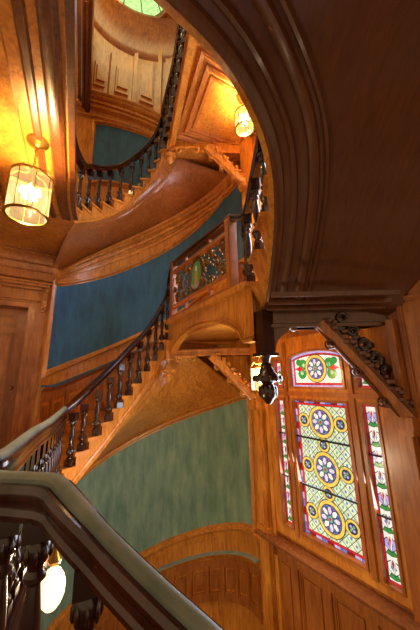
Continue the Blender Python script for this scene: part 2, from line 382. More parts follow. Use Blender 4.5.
# arched head piece over the middle
def arch(s, s0=1.69, s1=2.41, zl=.24, rise=.13): x = (s-s0)/(s1-s0)*2-1; return zl+rise*math.sqrt(max(0, 1-x*x*.8))-rise*math.sqrt(.2)
K = 24; sm = [1.69+.72*i/K for i in range(K+1)]
a.grid([[RW(s_, arch(s_), .03), RW(s_, WZ1, .03), RW(s_, WZ1, -.08), RW(s_, arch(s_), -.08)] for s_ in sm], True)
for s0, s1 in ((1.40, 1.56), (2.53, 2.68)): rbox(a, s0, s1, .22, WZ1, -.08, .03)
struct_f = a.build('window_frame', M['oak'], win)
a = MB()
for s0, s1, z0, z1 in list(panes.values())+[(1.40, 1.56, -.12, .22), (2.53, 2.68, -.12, .22)]:
    beadframe(a, s0-.012, s1+.012, z0-.012, z1+.012, .024, -.06, .045)
a.grid([[RW(s_, arch(s_)-.012, -.03), RW(s_, arch(s_)-.012, .045), RW(s_, arch(s_)+.015, .045), RW(s_, arch(s_)+.015, -.03)] for s_ in sm], True)
rbox(a, 1.68, 2.42, -.132, -.108, -.03, .045); rbox(a, 1.678, 1.70, -.12, .24, -.03, .045); rbox(a, 2.40, 2.422, -.12, .24, -.03, .045)
rbox(a, 1.60, 1.65, -1.75, .45, .03, .055); rbox(a, 2.445, 2.495, -1.75, .45, .03, .055); rbox(a, WS0-.06, WS1+.06, -.215, -.165, .03, .055)
a.build('window_bead', M['oakd'], win)
# stained glass: pieces laid in layers a millimetre apart, dark lead showing between
MATS = {}
def sgbuild(items, name, glasscols):
    mb = MB(); idx = {c: i+1 for i, c in enumerate(glasscols)}
    for c, poly, lay in items: mb.add([RW(s_, z_, -.02+lay*.0018) for s_, z_ in poly], [list(range(len(poly)))], 0 if c is None else idx[c])
    return mb.build(name, [LEAD]+[sg(c, SGE) for c in glasscols], win, smooth=False)
SGE = .5
COL = dict(pale='c3d8bd', blue='5f74c4', lil='a9a4dd', red='c02430', gold='d8bf5a', green='2f8a3e', white='e4ebe6', navy='2b3566', teal='57a98c', dred='7c1a22', cream='efe9c4', pearl='c9c6ee')
GC = list(COL.values())
def disc(c, cs, cz, r, lay, n=28, ry=None): return (c, [(cs+r*math.cos(2*PI*k/n), cz+(ry or r)*math.sin(2*PI*k/n)) for k in range(n)], lay)
def rect(c, s0, s1, z0, z1, lay): return (c, [(s0, z0), (s1, z0), (s1, z1), (s0, z1)], lay)
def medal(cs, cz, r, lay=6, ry=None):
    k_ = (ry or r)/r; it = [disc(None, cs, cz, r+.008, lay, ry=(r+.008)*k_), disc(COL['gold'], cs, cz, r, lay+1, ry=r*k_), disc(None, cs, cz, r*.80, lay+2, ry=r*.8*k_), disc(COL['blue'], cs, cz, r*.76, lay+3, ry=r*.76*k_)]
    for k in range(8):
        an = k*PI/4; ca, sa = math.cos(an), math.sin(an)
        def pt(u, v): return (cs+ca*u*r-sa*v*r, cz+(sa*u*r+ca*v*r)*k_)
        it.append((None, [pt(.2, 0), pt(.42, .2), pt(.7, .13), pt(.76, 0), pt(.7, -.13), pt(.42, -.2)], lay+4))
        it.append((COL['white'] if k % 2 else COL['pearl'], [pt(.24, 0), pt(.43, .15), pt(.66, .09), pt(.7, 0), pt(.66, -.09), pt(.43, -.15)], lay+5))
        an += PI/8; ca, sa = math.cos(an), math.sin(an)
        it.append((COL['navy'] if k % 2 else COL['dred'], [pt(.55, 0), pt(.64, .06), pt(.73, 0), pt(.64, -.06)], lay+5))
    it += [disc(None, cs, cz, r*.24, lay+6, 12, ry=r*.24*k_), disc(COL['teal'], cs, cz, r*.2, lay+7, 12, ry=r*.2*k_), disc(COL['red'], cs, cz, r*.1, lay+8, 10, ry=r*.1*k_)]
    return it
def small(cs, cz, r, lay=5):
    it = [disc(None, cs, cz, r+.007, lay, 20), disc(COL['gold'], cs, cz, r, lay+1, 20), disc(None, cs, cz, r*.68, lay+2, 20), disc(COL['navy'], cs, cz, r*.6, lay+3, 20)]
    for k in range(4):
        an = k*PI/2+PI/4; it.append(disc(COL['teal'] if k % 2 else COL['lil'], cs+math.cos(an)*r*.3, cz+math.sin(an)*r*.3, r*.17, lay+4, 8))
    it.append(disc(COL['gold'], cs, cz, r*.1, lay+5, 8)); return it
def border(s0, s1, z0, z1, w=.035):
    it = []
    def run(a0, a1, f):
        n = max(2, round(abs(a1-a0)/.075)); 
        for k in range(n):
            b0 = a0+(a1-a0)*k/n+.003; b1 = a0+(a1-a0)*(k+1)/n-.003
            it.append(f(COL['blue'] if k % 3 == 0 else COL['lil'] if k % 3 == 1 else COL['dred'], b0, b1))
    run(s0, s1, lambda c, x, y: rect(c, x, y, z0+.004, z0+w, 2)); run(s0, s1, lambda c, x, y: rect(c, x, y, z1-w, z1-.004, 2))
    run(z0+w, z1-w, lambda c, x, y: rect(c, s0+.004, s0+w, x, y, 2)); run(z0+w, z1-w, lambda c, x, y: rect(c, s1-w, s1-.004, x, y, 2))
    g = .022
    for q_ in ((s0+w+.004, s1-w-.004, z0+w+.004, z0+w+g), (s0+w+.004, s1-w-.004, z1-w-g, z1-w-.004), (s0+w+.004, s0+w+g, z0+w, z1-w), (s1-w-g, s1-w-.004, z0+w, z1-w)): it.append(rect(COL['red'], *q_, 2))
    return it
def lattice(s0, s1, z0, z1, n, m):
    it = []; ds = (s1-s0)/n; dz = (z1-z0)/m
    for i in range(2*n+1):
        for j in range(2*m+1):
            if (i+j) % 2: continue
            cs, cz = s0+i*ds/2, z0+j*dz/2; p = [(cs-ds*.46, cz), (cs, cz-dz*.46), (cs+ds*.46, cz), (cs, cz+dz*.46)]
            p = [(min(max(x, s0), s1), min(max(y, z0), z1)) for x, y in p]
            it.append((COL['pale'], p, 2))
            if 0 < i < 2*n and 0 < j < 2*m: it.append(disc(COL['blue'] if (i//2+j) % 2 else COL['teal'], cs, cz, .012, 3, 6, ry=.016))
    return it
s0, s1, z0, z1 = panes['main']; mid = (s0+s1)/2
it = [rect(None, s0, s1, z0, z1, 1)]+border(s0, s1, z0, z1)+lattice(s0+.062, s1-.062, z0+.062, z1-.062, 6, 13)
for cz in (-.49, -.97, -1.44):
    it += small(mid-.232, cz, .075)+small(mid+.232, cz, .075)+medal(mid, cz, .155, ry=.168)
for cz in (-.73, -1.205): it += small(mid, cz, .07)
sgbuild(it, 'stained_glass_pane', GC)
# arched top pane
it = [(None, [(s_, arch(s_)) for s_ in sm]+[(2.41, -.12), (1.69, -.12)], 1)]
it.append((COL['lil'], [(s_, arch(s_)-.008) for s_ in sm]+[(s_, arch(s_)-.035) for s_ in sm[::-1]], 2)); it.append((COL['red'], [(s_, arch(s_)-.04) for s_ in sm[1:-1]]+[(s_, arch(s_)-.055) for s_ in sm[1:-1][::-1]], 2))
it += [rect(COL['lil'], 1.694, 1.725, -.116, .2, 2), rect(COL['lil'], 2.375, 2.406, -.116, .2, 2), rect(COL['red'], 1.73, 1.745, -.08, .2, 2), rect(COL['red'], 2.355, 2.37, -.08, .2, 2), rect(COL['lil'], 1.73, 2.37, -.116, -.09, 2), rect(COL['red'], 1.73, 2.37, -.086, -.068, 2)]
it.append((COL['white'], [(s_, arch(s_)-.06) for s_ in sm[2:-2]]+[(2.35, -.064), (1.75, -.064)], 2))
for sgn in (-1, 1):
    for (u, w, r, c) in ((.18, .11, .06, 'green'), (.2, .0, .055, 'green'), (.24, .14, .035, 'green'), (.17, .1, .025, 'pale'), (.2, .01, .024, 'pale')):
        it.append(disc(None, 2.05+sgn*u, .04+w, r+.005, 3, 14)); it.append(disc(COL[c], 2.05+sgn*u, .04+w, r, 4, 14))
    it.append((COL['red'], [(2.05+sgn*x, .1+y) for x, y in ((.17, 0), (.23, .03), (.3, 0), (.23, -.03))], 5))
it += medal(2.05, .1, .14, ry=.155)
sgbuild(it, 'stained_glass_pane', GC)
def sidepane(s0, s1, z0, z1, plain_=False):
    it = [rect(None, s0, s1, z0, z1, 1), rect(COL['white'], s0+.03, s1-.03, z0+.03, z1-.03, 2)]
    for e0, e1 in ((s0+.004, s0+.024), (s1-.024, s1-.004)):
        n = max(3, round((z1-z0)/.09))
        for k in range(n): it.append(rect(COL['red'] if k % 4 else COL['dred'], e0, e1, z0+(z1-z0)*k/n+.003, z0+(z1-z0)*(k+1)/n-.003, 2))
    it += [rect(COL['red'], s0+.02, s1-.02, z0+.004, z0+.026, 3), rect(COL['red'], s0+.02, s1-.02, z1-.026, z1-.004, 3)]
    m = (s0+s1)/2; n = max(2, round((z1-z0-.1)/.17)); h = (z1-z0-.08)/n; w = (s1-s0)/2-.03
    for k in range(n):
        c = z0+.04+(k+.5)*h
        for sgn in (-1, 1):
            it.append((None, [(m, c-h*.33), (m+sgn*w*1.02, c-h*.1), (m+sgn*w*1.02, c+h*.2), (m+sgn*w*.4, c+h*.33)], 3))
            it.append((COL['lil'] if k % 2 else COL['white'], [(m+sgn*w*.1, c-h*.28), (m+sgn*w*.92, c-h*.08), (m+sgn*w*.92, c+h*.17), (m+sgn*w*.42, c+h*.28)], 4))
            it.append((COL['blue'], [(m+sgn*w*.2, c-h*.1), (m+sgn*w*.5, c), (m+sgn*w*.3, c+h*.15)], 5))
            it.append((None, [(m, c-h*.5), (m+sgn*w, c-h*.42), (m+sgn*w*.5, c-h*.2), (m, c-h*.26)], 5))
            it.append((COL['green'], [(m, c-h*.47), (m+sgn*w*.9, c-h*.4), (m+sgn*w*.5, c-h*.25), (m, c-h*.3)], 6))
        it.append((COL['red'] if k % 2 else COL['dred'], [(m-w*.2, c+h*.22), (m, c-h*.1), (m+w*.2, c+h*.22), (m, c+h*.4)], 6))
    return it
for q_ in (panes['left'], panes['right'], (1.40, 1.56, -.12, .22), (2.53, 2.68, -.12, .22)): sgbuild(sidepane(*q_), 'stained_glass_pane', GC)
a = MB()
for z_ in (-.68, -1.19): rbox(a, 1.69, 2.41, z_-.009, z_+.009, .0, .014)
for q_, zz in (((1.40, 1.56), (-.72, -1.22)), ((2.53, 2.68), (-.68, -1.17))):
    for z_ in zz: rbox(a, q_[0], q_[1], z_-.007, z_+.007, .0, .014)
a.build('saddle_bar', LEAD, win)
# window 2 above the landing
win2 = bpy.data.objects.new('window_2', None); C.objects.link(win2); win2.location = RW(2.05, 1.35); struct(win2)
a = MB(); beadframe(a, WS0, WS1, 1.35, 3.3, .08, -.08, .03); rbox(a, 1.62, 1.70, 1.43, 3.22, -.08, .03); rbox(a, 2.41, 2.49, 1.43, 3.22, -.08, .03); a.build('window_frame', M['oak'], win2)
for s0, s1 in ((1.42, 1.62), (1.70, 2.41), (2.49, 2.72)):
    mb = MB(); mb.hexa([RW(s0, 1.43, -.04), RW(s1, 1.43, -.04), RW(s1, 1.43, -.03), RW(s0, 1.43, -.03), RW(s0, 3.22, -.04), RW(s1, 3.22, -.04), RW(s1, 3.22, -.03), RW(s0, 3.22, -.03)])
    mb.build('window_pane', sg('9fb4ee', 2.2), win2)
# panelling of the window wall nearer than the window (under the stair)
a = MB()
rbox(a, 1.18, 1.34, -4.1, .5, 0, .06)
raised(a, .55, 1.1, -1.75, .7); raised(a, -.1, .45, -1.75, 1.0); rbox(a, 1.12, 1.18, -4.1, .5, 0, .1)
struct(a.build('trim_13', M['oakd']))
# corner pilaster between window wall and rounded wall
a = MB(); rbox(a, 2.80, 2.86, -4.1, .62, 0, .05); rbox(a, 2.90, 3.06, -4.1, .62, 0, .09); rbox(a, 2.94, 3.02, -1.8, -.4, .09, .105); rbox(a, 2.86, 3.07, -.42, -.32, 0, .12); rbox(a, 2.87, 3.07, -1.95, -1.82, 0, .12)
struct(a.build('trim_14', M['oak']))
a = MB(); rbox(a, 2.84, 3.07, .6, 9.0, 0, .09); struct(a.build('trim_15', M['oak']))

# ================================================================== DOOR WALL
def lbox(mb, t0, t1, z0, z1, o0, o1, mi=0):
    mb.hexa([LW(t0, z0, o0), LW(t1, z0, o0), LW(t1, z0, o1), LW(t0, z0, o1), LW(t0, z1, o0), LW(t1, z1, o0), LW(t1, z1, o1), LW(t0, z1, o1)], mi)
DR = -.11; DL = -1.0; DZ = 1.14; FZ = -1.15
a = MB(); lbox(a, DR, .235, FZ, 2.2, -.3, 0); lbox(a, -3.0, DL, FZ, 2.2, -.3, 0); lbox(a, DL, DR, DZ, 2.2, -.3, 0); struct(a.build('wall_left', M['oakd']))
a = MB()
lbox(a, DR, DR+.11, FZ, DZ+.11, 0, .035); lbox(a, DL-.11, DL, FZ, DZ+.11, 0, .035); lbox(a, DL, DR, DZ, DZ+.11, 0, .035)
lbox(a, DR+.075, DR+.11, FZ, DZ+.11, .035, .055); lbox(a, DL, DR+.11, DZ+.08, DZ+.11, .035, .055)
lbox(a, DL-.15, DR+.14, DZ+.11, DZ+.16, 0, .08)
lbox(a, DL-.15, .04, DZ+.3, DZ+.34, 0, .06); lbox(a, DL-.15, .14, DZ+.34, DZ+.38, 0, .12); lbox(a, DL-.15, .16, DZ+.38, DZ+.41, 0, .15)
lbox(a, .0, .22, FZ, FZ+.16, 0, .05)
struct(a.build('trim_16', M['oakd']))
a = MB(); lbox(a, .07, .13, DZ-.05, DZ+.34, 0, .05)      # scroll bracket beside the door head
sp = [LW(.10, DZ+.30-.30*k/14, .06+.05*math.cos(k/14*PI*1.1)) for k in range(15)]
a.sweep([p for p in sp], [(-.03, -.01), (.03, -.01), (.03, .01), (-.03, .01)]); a.ball(LW(.10, DZ+.28, .1), .04, n=10); a.ball(LW(.10, DZ+.0, .05), .03, n=10)
a.build('trim_17', M['oakd'])['kind'] = 'structure'
door = bpy.data.objects.new('door_1', None); C.objects.link(door); door.location = LW((DL+DR)/2, FZ, -.2); struct(door)
a = MB(); lbox(a, DL, DR-.0, FZ, DZ, -.22, -.17)
def lpan(t0, t1, z0, z1):
    for w in (0, .03):
        lbox(a, t0+w, t1-w, z0+w, z0+w+.015, -.17, -.155); lbox(a, t0+w, t1-w, z1-w-.015, z1-w, -.17, -.155); lbox(a, t0+w, t0+w+.015, z0+w, z1-w, -.17, -.155); lbox(a, t1-w-.015, t1-w, z0+w, z1-w, -.17, -.155)
for t0, t1 in ((DL+.1, (DL+DR)/2-.07), ((DL+DR)/2+.03, DR-.14)):
    lpan(t0, t1, .86, 1.04); lpan(t0, t1, .0, .76); lpan(t0, t1, -1.0, -.15)
a.build('door_leaf', M['oakd'], door)
a = MB(); a.ball(LW(DR-.08, -.08, -.12), .028, n=12); a.lathe([(.02, -.01), (.02, .01)], LW(DR-.08, -.08, -.16), 10); a.build('door_knob', M['brass'], door)

# ================================================================== LEFT LANDING, UPPER FLOOR SLAB AND CEILING
edge_lo = [PZ(60, 474, -.27), PZ(30, 470, -.27), PZ(5, 469, -.27), PZ(-14, 466, -.27), PZ(-20, 459, -.27), PZ(-12, 453.5, -.27), PZ(5, 447, -.27), PZ(33, 427, -.27), PZ(50, 417.5, -.27)]
E0 = [V((-.79, 1.09)), V((-1.64, 2.84))]
CZ = 2.05
# ceiling over the landing with its beams; the well edge runs to the upper flight
def poly_slab(mb, pts, z0, z1, mi=0): mb.prism([V((x, y, z0)) for x, y in pts], Z*(z1-z0), mi)
well_up = [(.05, .9), (-.2, .72), (-.48, .64), (-.64, .76), (-.74, 1.0), (-.91, 1.36), (-1.24, 2.04), (-1.57, 2.72), (-1.68, 2.98)]
a = MB(); poly_slab(a, [(-4.6, -1.2), (.05, -1.2)]+well_up+[(-1.78, 3.25), (-2.6, 4.25), (-3.3, 4.0), (-4.6, 3.2)], CZ, 2.3)
struct(a.build('ceiling_left', M['oak']))
wl = [V((x, y, CZ)) for x, y in well_up]+[V((-1.74, 3.15, CZ))]
wls = cat(wl, 6)
a = MB()   # mouldings under the ceiling following the well edge, and a fascia band
a.sweep(wls, [(0, -.02), (.0, .27), (.03, .27), (.04, .22), (.02, .2), (.02, .05), (.05, .03), (.05, -.02)])
a.sweep(wls, [(-.03, 0), (-.03, -.035), (-.06, -.045), (-.1, -.03), (-.13, -.035), (-.15, 0)])
a.sweep(wls, [(-.2, 0), (-.21, -.03), (-.25, -.03), (-.27, 0)])
struct(a.build('trim_18', M['umber']))
dv = (V((-1.64, 2.84, 0))-V((-.79, 1.09, 0))).normalized(); pv = V((-dv.y, dv.x, 0))
a = MB()
for off, w in ((.36, .05), (.62, .03), (.72, .10), (.98, .03), (1.36, .03), (1.5, .12), (1.76, .03), (2.3, .12)):
    p = V((-.79, 1.09, CZ))+pv*off
    a.box(p+dv*.3-Z*.02, 4.2, w, .045, dv, pv)
    if w > .09: a.box(p+dv*.3-Z*.035, 4.2, w*.5, .07, dv, pv)
# end mould across the beams near the door wall
struct(a.build('trim_19', M['oak']))
a = MB()  # cornice along the door wall, then around the start of the rounded wall
cp = [(0, -.58), (.04, -.58), (.04, -.54), (.02, -.54), (.02, -.46), (.06, -.44), (.06, -.41), (.04, -.41), (.04, -.3), (.07, -.3), (.1, -.24), (.1, -.2), (.14, -.2), (.14, -.17), (.17, -.1), (.22, -.07), (.22, -.04), (.26, -.04), (.26, 0), (0, 0)]
a.sweep([LW(-2.6, CZ, 0), LW(-1, CZ, 0), LW(0, CZ, 0), LW(.22, CZ, 0)], [(u, w) for u, w in cp])
struct(a.build('trim_20', M['oakd']))
# landing floors
a = MB(); poly_slab(a, [(-4.6, -1.2), (1.2, -1.2), (1.2, .55), (.1, .72), (-.42, .8), (-.72, .85), (-.84, 1.0), (-.75, 1.15), (-1.2, 2.3), (-1.55, 3.1), (-2.5, 4.25), (-3.3, 4.0), (-4.6, 3.2)], -1.3, FZ)
struct(a.build('floor', M['floor']))
a = MB(); poly_slab(a, [(-4.6, -1.2), (4.5, -1.2), (4.5, 5.6), (-4.6, 5.6)], -4.3, -4.2); struct(a.build('floor_lower', M['floor']))

# ================================================================== FLIGHTS OF STAIRS
def flight(label, feet, outerf, drop, soffprof, mats, outerz, nose_in=.03, mat_tread='oak', lean=None):
    """feet: points under the balusters (top of tread) on the inner edge, one a step"""
    NI = nose_in
    T = thing('stair_flight', feet[0]-Z*drop, label, 'stair flight')
    n = len(feet); mids = [feet[0]-(feet[1]-feet[0])*.5]+[(feet[i]+feet[i+1])/2 for i in range(n-1)]+[feet[-1]+(feet[-1]-feet[-2])*.5]
    st = MB(); 
    for i in range(n):
        a_, b_ = mids[i], mids[i+1]; z = feet[i].z; zb = z-(feet[min(i+1, n-1)].z-feet[max(i-1, 0)].z)/ (2 if 0 < i < n-1 else 1)
        oa, ob = outerf(a_), outerf(b_)
        ia = (oa-a_); ia.z = 0; ia.normalize(); ib = (ob-b_); ib.z = 0; ib.normalize()
        def q(p, zz, d=0, dirv=None): return V((p.x, p.y, zz))+(dirv or V((0, 0, 0)))*d
        lf = lean[min(i, len(lean)-1)] if lean else 0; lg = lean[min(i+1, len(lean)-1)] if lean else 0; nose_in = NI+lf
        st.hexa([q(a_, a_.z-drop), q(b_, b_.z-drop), q(b_, b_.z-drop, .05, ib), q(a_, a_.z-drop, .05, ia), q(a_, z-.03, -lf, ia), q(b_, z-.03, -lg, ib), q(b_, z-.03, .05, ib), q(a_, z-.03, .05, ia)])
        tr = MB(); back = (a_-b_); back.z = 0; back = back.normalized()*.03
        tr.hexa([q(a_, z-.035, -nose_in, ia)+back, q(b_, z-.035, -nose_in, ib), q(ob, z-.035), q(oa, z-.035)+back, q(a_, z, -nose_in, ia)+back, q(b_, z, -nose_in, ib), q(ob, z), q(oa, z)+back])
        tr.hexa([q(a_, zb-.03, .01, ia), q(a_, zb-.03, .01, ia)-back*.8, q(oa, zb-.03)-back*.8, q(oa, zb-.03), q(a_, z-.035, .01, ia), q(a_, z-.035, .01, ia)-back*.8, q(oa, z-.035)-back*.8, q(oa, z-.035)])
        tr.build('tread', M[mat_tread], T)
    # a small bead and return moulding along the string
    pth = cat([m-Z*drop for m in mids], 4)
    st.sweep([p+Z*.03 for p in pth], [(-.035, -.035), (.035, -.035), (.035, -.01), (.02, 0), (.012, .03), (-.012, .03), (-.02, 0), (-.035, -.01)])
    st.build('stringer', M[mats[0]], T)
    inn = cat([m-Z*drop for m in mids], 5)
    rows = []
    for p in inn:
        o = outerf(p); o = V((o.x, o.y, outerz(p, o))); d = (o-p); L_ = d.length; d = d/L_
        rows.append([p+d*min(u, L_)-Z*w for u, w in soffprof if u < L_]+[o])
    m_ = min(len(r) for r in rows); rows = [r[:m_-1]+[r[-1]] for r in rows]
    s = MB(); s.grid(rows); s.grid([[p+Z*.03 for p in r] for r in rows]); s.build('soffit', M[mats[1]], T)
    return T, mids
SOFP = [(0, 0), (.02, .015), (.05, .02), (.07, 0), (.1, 0), (.11, .015), (.12, .04), (.16, .04), (.165, 0), (.24, 0), (.25, .025), (.28, .025), (.285, 0), (.6, 0)]
def fan(feet, tlo, thi):    # outer ends of the steps spread evenly round the wall
    def f(p):
        n = len(feet); best = min(range(n-1), key=lambda i: (((feet[i]+feet[i+1])/2).xy-p.xy).length)
        a_, b_ = feet[best], feet[best+1]; w = (p-a_).xy.dot((b_-a_).xy)/(b_-a_).xy.length_squared
        w = min(max(w, 0 if best else -.6), 1 if best < n-2 else 1.6)
        return EW(math.radians(tlo+(thi-tlo)*(best+w)/(n-1)), p.z)
    return f
D1 = [3.2, 3.3, 3.47, 3.63, 3.8, 3.95, 4.1, 4.22, 4.32, 4.4, 4.43, 4.40]
feet1 = [PD(x, y, d) for (x, y), d in zip([(70, 467), (82, 451), (96, 436), (108, 421.5), (118.5, 408), (128.5, 395.5), (137.5, 383.5), (146, 371.5), (153.5, 361), (159.5, 350), (165, 340), (170, 330)], D1)]
eout = fan(feet1, 170, 30)
flight('golden oak middle flight rising to the panelled half landing', feet1, eout, .24, SOFP, ('oak', 'oak'), lambda p, o: min(gtop(eth(o))+.01, p.z+.15))
rail1 = [PD(x, y, d) for (x, y), d in zip([(65, 405.5), (76, 397), (90, 384), (104, 371), (117, 358.5), (128, 347), (139, 336), (149, 324), (157, 312), (163, 300), (167.5, 285), (172, 265)], D1)]
# upper flight
up_px = [(78, 209, 2.38), (87, 209, 2.5), (97, 208, 2.68), (108, 206, 2.86), (119, 201.5, 3.05), (130, 195, 3.24), (139, 187.5, 3.43), (147, 179, 3.62), (154, 170, 3.8), (159, 160, 3.98), (163, 150, 4.15)]
feet2 = [PZ(*q) for q in up_px]
eout2 = fan(feet2, 172, 30)
flight('golden oak upper flight curving around the well overhead', feet2, eout2, .22, [(0, 0), (.02, .02), (.06, .03), (.08, 0), (.12, .0), (.13, .02), (.2, .025), (.22, 0), (.3, 0), (.5, 0)], ('oak', 'oakd'), lambda p, o: ccor(eth(o)))
# near flight passing over the viewer, running against the window wall
near_px = [(261, 335, 2.78), (263, 315, 2.6), (268, 285, 2.37), (272, 250, 2.16), (274, 215, 1.95), (273, 180, 1.77), (268, 150, 1.62), (260, 125, 1.51), (246, 95, 1.40), (232, 72, 1.3), (213, 47, 1.19), (190, 24, 1.08), (165, 0, .98)]
near = [tuple(PD(*q)+Z*.31) for q in near_px]; near[0] = (*near[0][:2], .91)
feet3 = [V(p) for p in near]
outl = [RW(1.40, 0), RW(1.18, 0), RW(.9, 0), RW(.55, 0), RW(.2, 0), RW(-.2, 0), RW(-.7, 0), RW(-1.3, 0), RW(-1.3, 0)-XP*.4, RW(-1.3, 0)-XP*.8, RW(-1.3, 0)-XP*1.6, RW(-1.3, 0)-XP*2.4, RW(-1.3, 0)-XP*3.2]
def nout(p):
    best = min(range(len(feet3)-1), key=lambda i: (((feet3[i]+feet3[i+1])/2).xy-p.xy).length)
    a_, b_ = feet3[best], feet3[best+1]; w = (p-a_).xy.dot((b_-a_).xy)/(b_-a_).xy.length_squared
    w = min(max(w, 0 if best else -.6), 1 if best < len(feet3)-2 else 1.5)
    o = outl[best]+(outl[best+1]-outl[best])*w; return V((o.x, o.y, p.z))
NSOF = [(0, 0), (.012, .02), (.03, .025), (.045, .01), (.075, 0), (.085, -.03), (.13, -.035), (.15, -.01), (.175, -.005), (.19, -.05), (.26, -.06), (.27, -.03), (.30, -.01), (.33, -.01), (.345, -.04), (.37, -.045), (.38, -.015), (.40, -.01), (.41, -.05), (.62, -.05)]
LEAN = [.15, .15, .11, .07, .03, .02, .01, 0]
lean_at = lambda i: LEAN[min(i, 7)]
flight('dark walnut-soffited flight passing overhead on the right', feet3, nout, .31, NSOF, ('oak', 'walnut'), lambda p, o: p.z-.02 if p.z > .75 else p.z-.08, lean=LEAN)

# ================================================================== HALF LANDING (bridge in front of the window)
PA = V((-.62, 4.33, 0)); PB = V((.40, 2.64, 0)); PC = V((1.60, 2.62, 0)); PDD = V((.62, 4.12, 0))
LZ = .90
land = thing('half_landing', (PA+PB)/2+Z*.6, 'arched half landing bridging between middle and near flights', 'landing')
a = MB(); a.prism([PA+Z*.62, PB+Z*.62, PC+Z*.62, RW(2.2, .62), PDD+Z*.62, V((.3, 4.75, .62)), V((-.3, 5.2, .62))], Z*.28); a.build('deck', M['oak'], land)
fd = (PB-PA).normalized(); fn = V((fd.y, -fd.x, 0)); fn = -fn if fn.y > 0 else fn    # towards the well
Lf = (PB-PA).length
def FP(u, z, o=0): return PA+fd*(u*Lf)+Z*z+fn*o
def archz(u, zs=.34, zp=.66): x = min(max((u-.5)/.45, -1), 1); return zs+(zp-zs)*math.sqrt(max(0, 1-x*x))
us = [-.04+1.08*i/54 for i in range(55)]
a = MB(); a.grid([[FP(u, archz(u), .03), FP(u, .93, .03), FP(u, .93, -.05), FP(u, archz(u), -.05)] for u in us], True)
for (dz0, dz1, o) in ((0, .025, .055), (.05, .065, .045)):
    a.grid([[FP(u, archz(u)+dz0, .03), FP(u, archz(u)+dz0, o), FP(u, archz(u)+dz1, o), FP(u, archz(u)+dz1, .03)] for u in us], True)
a.build('arched_fascia', M['oak'], land)
a = MB(); a.grid([[FP(u, .87, .03), FP(u, .88, .075), FP(u, .93, .085), FP(u, .95, .03)] for u in (-.03, 1.03)], True); a.grid([[FP(u, .96, -.05), FP(u, .96, .05), FP(u, .93, .06), FP(u, .93, -.05)] for u in (-.03, 1.03)], True)
a.build('edge_moulding', M['oak'], land)
def beam(p, q, z0, z1, w, name, mat, par, extra=True):
    a = MB(); d = (q-p); d.z = 0; L_ = d.length; d.normalize(); s_ = V((d.y, -d.x, 0)); c = (p+q)/2
    a.box(V((c.x, c.y, (z0+z1)/2)), L_, w, z1-z0, d, s_)
    if extra:
        a.box(V((c.x, c.y, z0+.015)), L_, w+.05, .03, d, s_); a.box(V((c.x, c.y, z0+.05)), L_, w+.025, .02, d, s_); a.box(V((c.x, c.y, z1-.03)), L_, w+.05, .03, d, s_)
    return a.build(name, M[mat], par)
beam(PA+V((.05, -.02, 0)), PDD, .34, .45, .1, 'rear_beam', 'oak', land)
beam(PB+V((.1, -.03, 0)), PC+V((.1, -.02, 0)), .46, .66, .14, 'front_beam', 'umber', land)
a = MB()
for o_ in (.1, .2, .32): a.box(V((1.08, 2.62-o_-.05, .60+o_*.3)), 1.1, .03, .04)
a.build('front_beam_moulding', M['umber'], land)
# newel drops (pendants)
def pendant(p, ztop, zblock, s, mat, label, dark=True, par=None):
    T = thing('newel_pendant', V((p.x, p.y, zblock-.3*s)), label, 'pendant')
    a = MB(); a.box(V((p.x, p.y, (ztop+zblock)/2)), .12*s, .12*s, ztop-zblock, fd, fn)
    a.box(V((p.x, p.y, zblock+.01)), .16*s, .16*s, .03, fd, fn); a.build('post', M[mat], T)
    b = MB(); pr = [(.05, 0), (.035, -.03), (.03, -.06), (.045, -.075), (.05, -.1), (.075, -.15), (.115, -.185), (.125, -.2), (.12, -.215), (.06, -.225), (.045, -.24), (.07, -.27), (.08, -.3), (.07, -.34), (.045, -.37), (.03, -.39), (.02, -.405), (.005, -.41)]
    b.lathe([(r*s, z*s) for r, z in pr], V((p.x, p.y, zblock)), 16)
    for k in range(12):
        an = k*PI/6; b.ball(V((p.x+math.cos(an)*.115*s, p.y+math.sin(an)*.115*s, zblock-.195*s)), .02*s, .02*s, .028*s, n=6)
        b.ball(V((p.x+math.cos(an)*.07*s, p.y+math.sin(an)*.07*s, zblock-.3*s)), .014*s, .014*s, .05*s, n=6)
    b.build('turned_drop', M[mat], T); return T
pendant(V((.51, 2.55, 0)), .62, .20, 1.05, 'dark', 'dark carved newel pendant hanging where the front beam meets the arch')
pendant(V((-.66, 4.28, 0)), .6, .30, .85, 'oak', 'pale oak turned pendant under the left end of the arched landing')
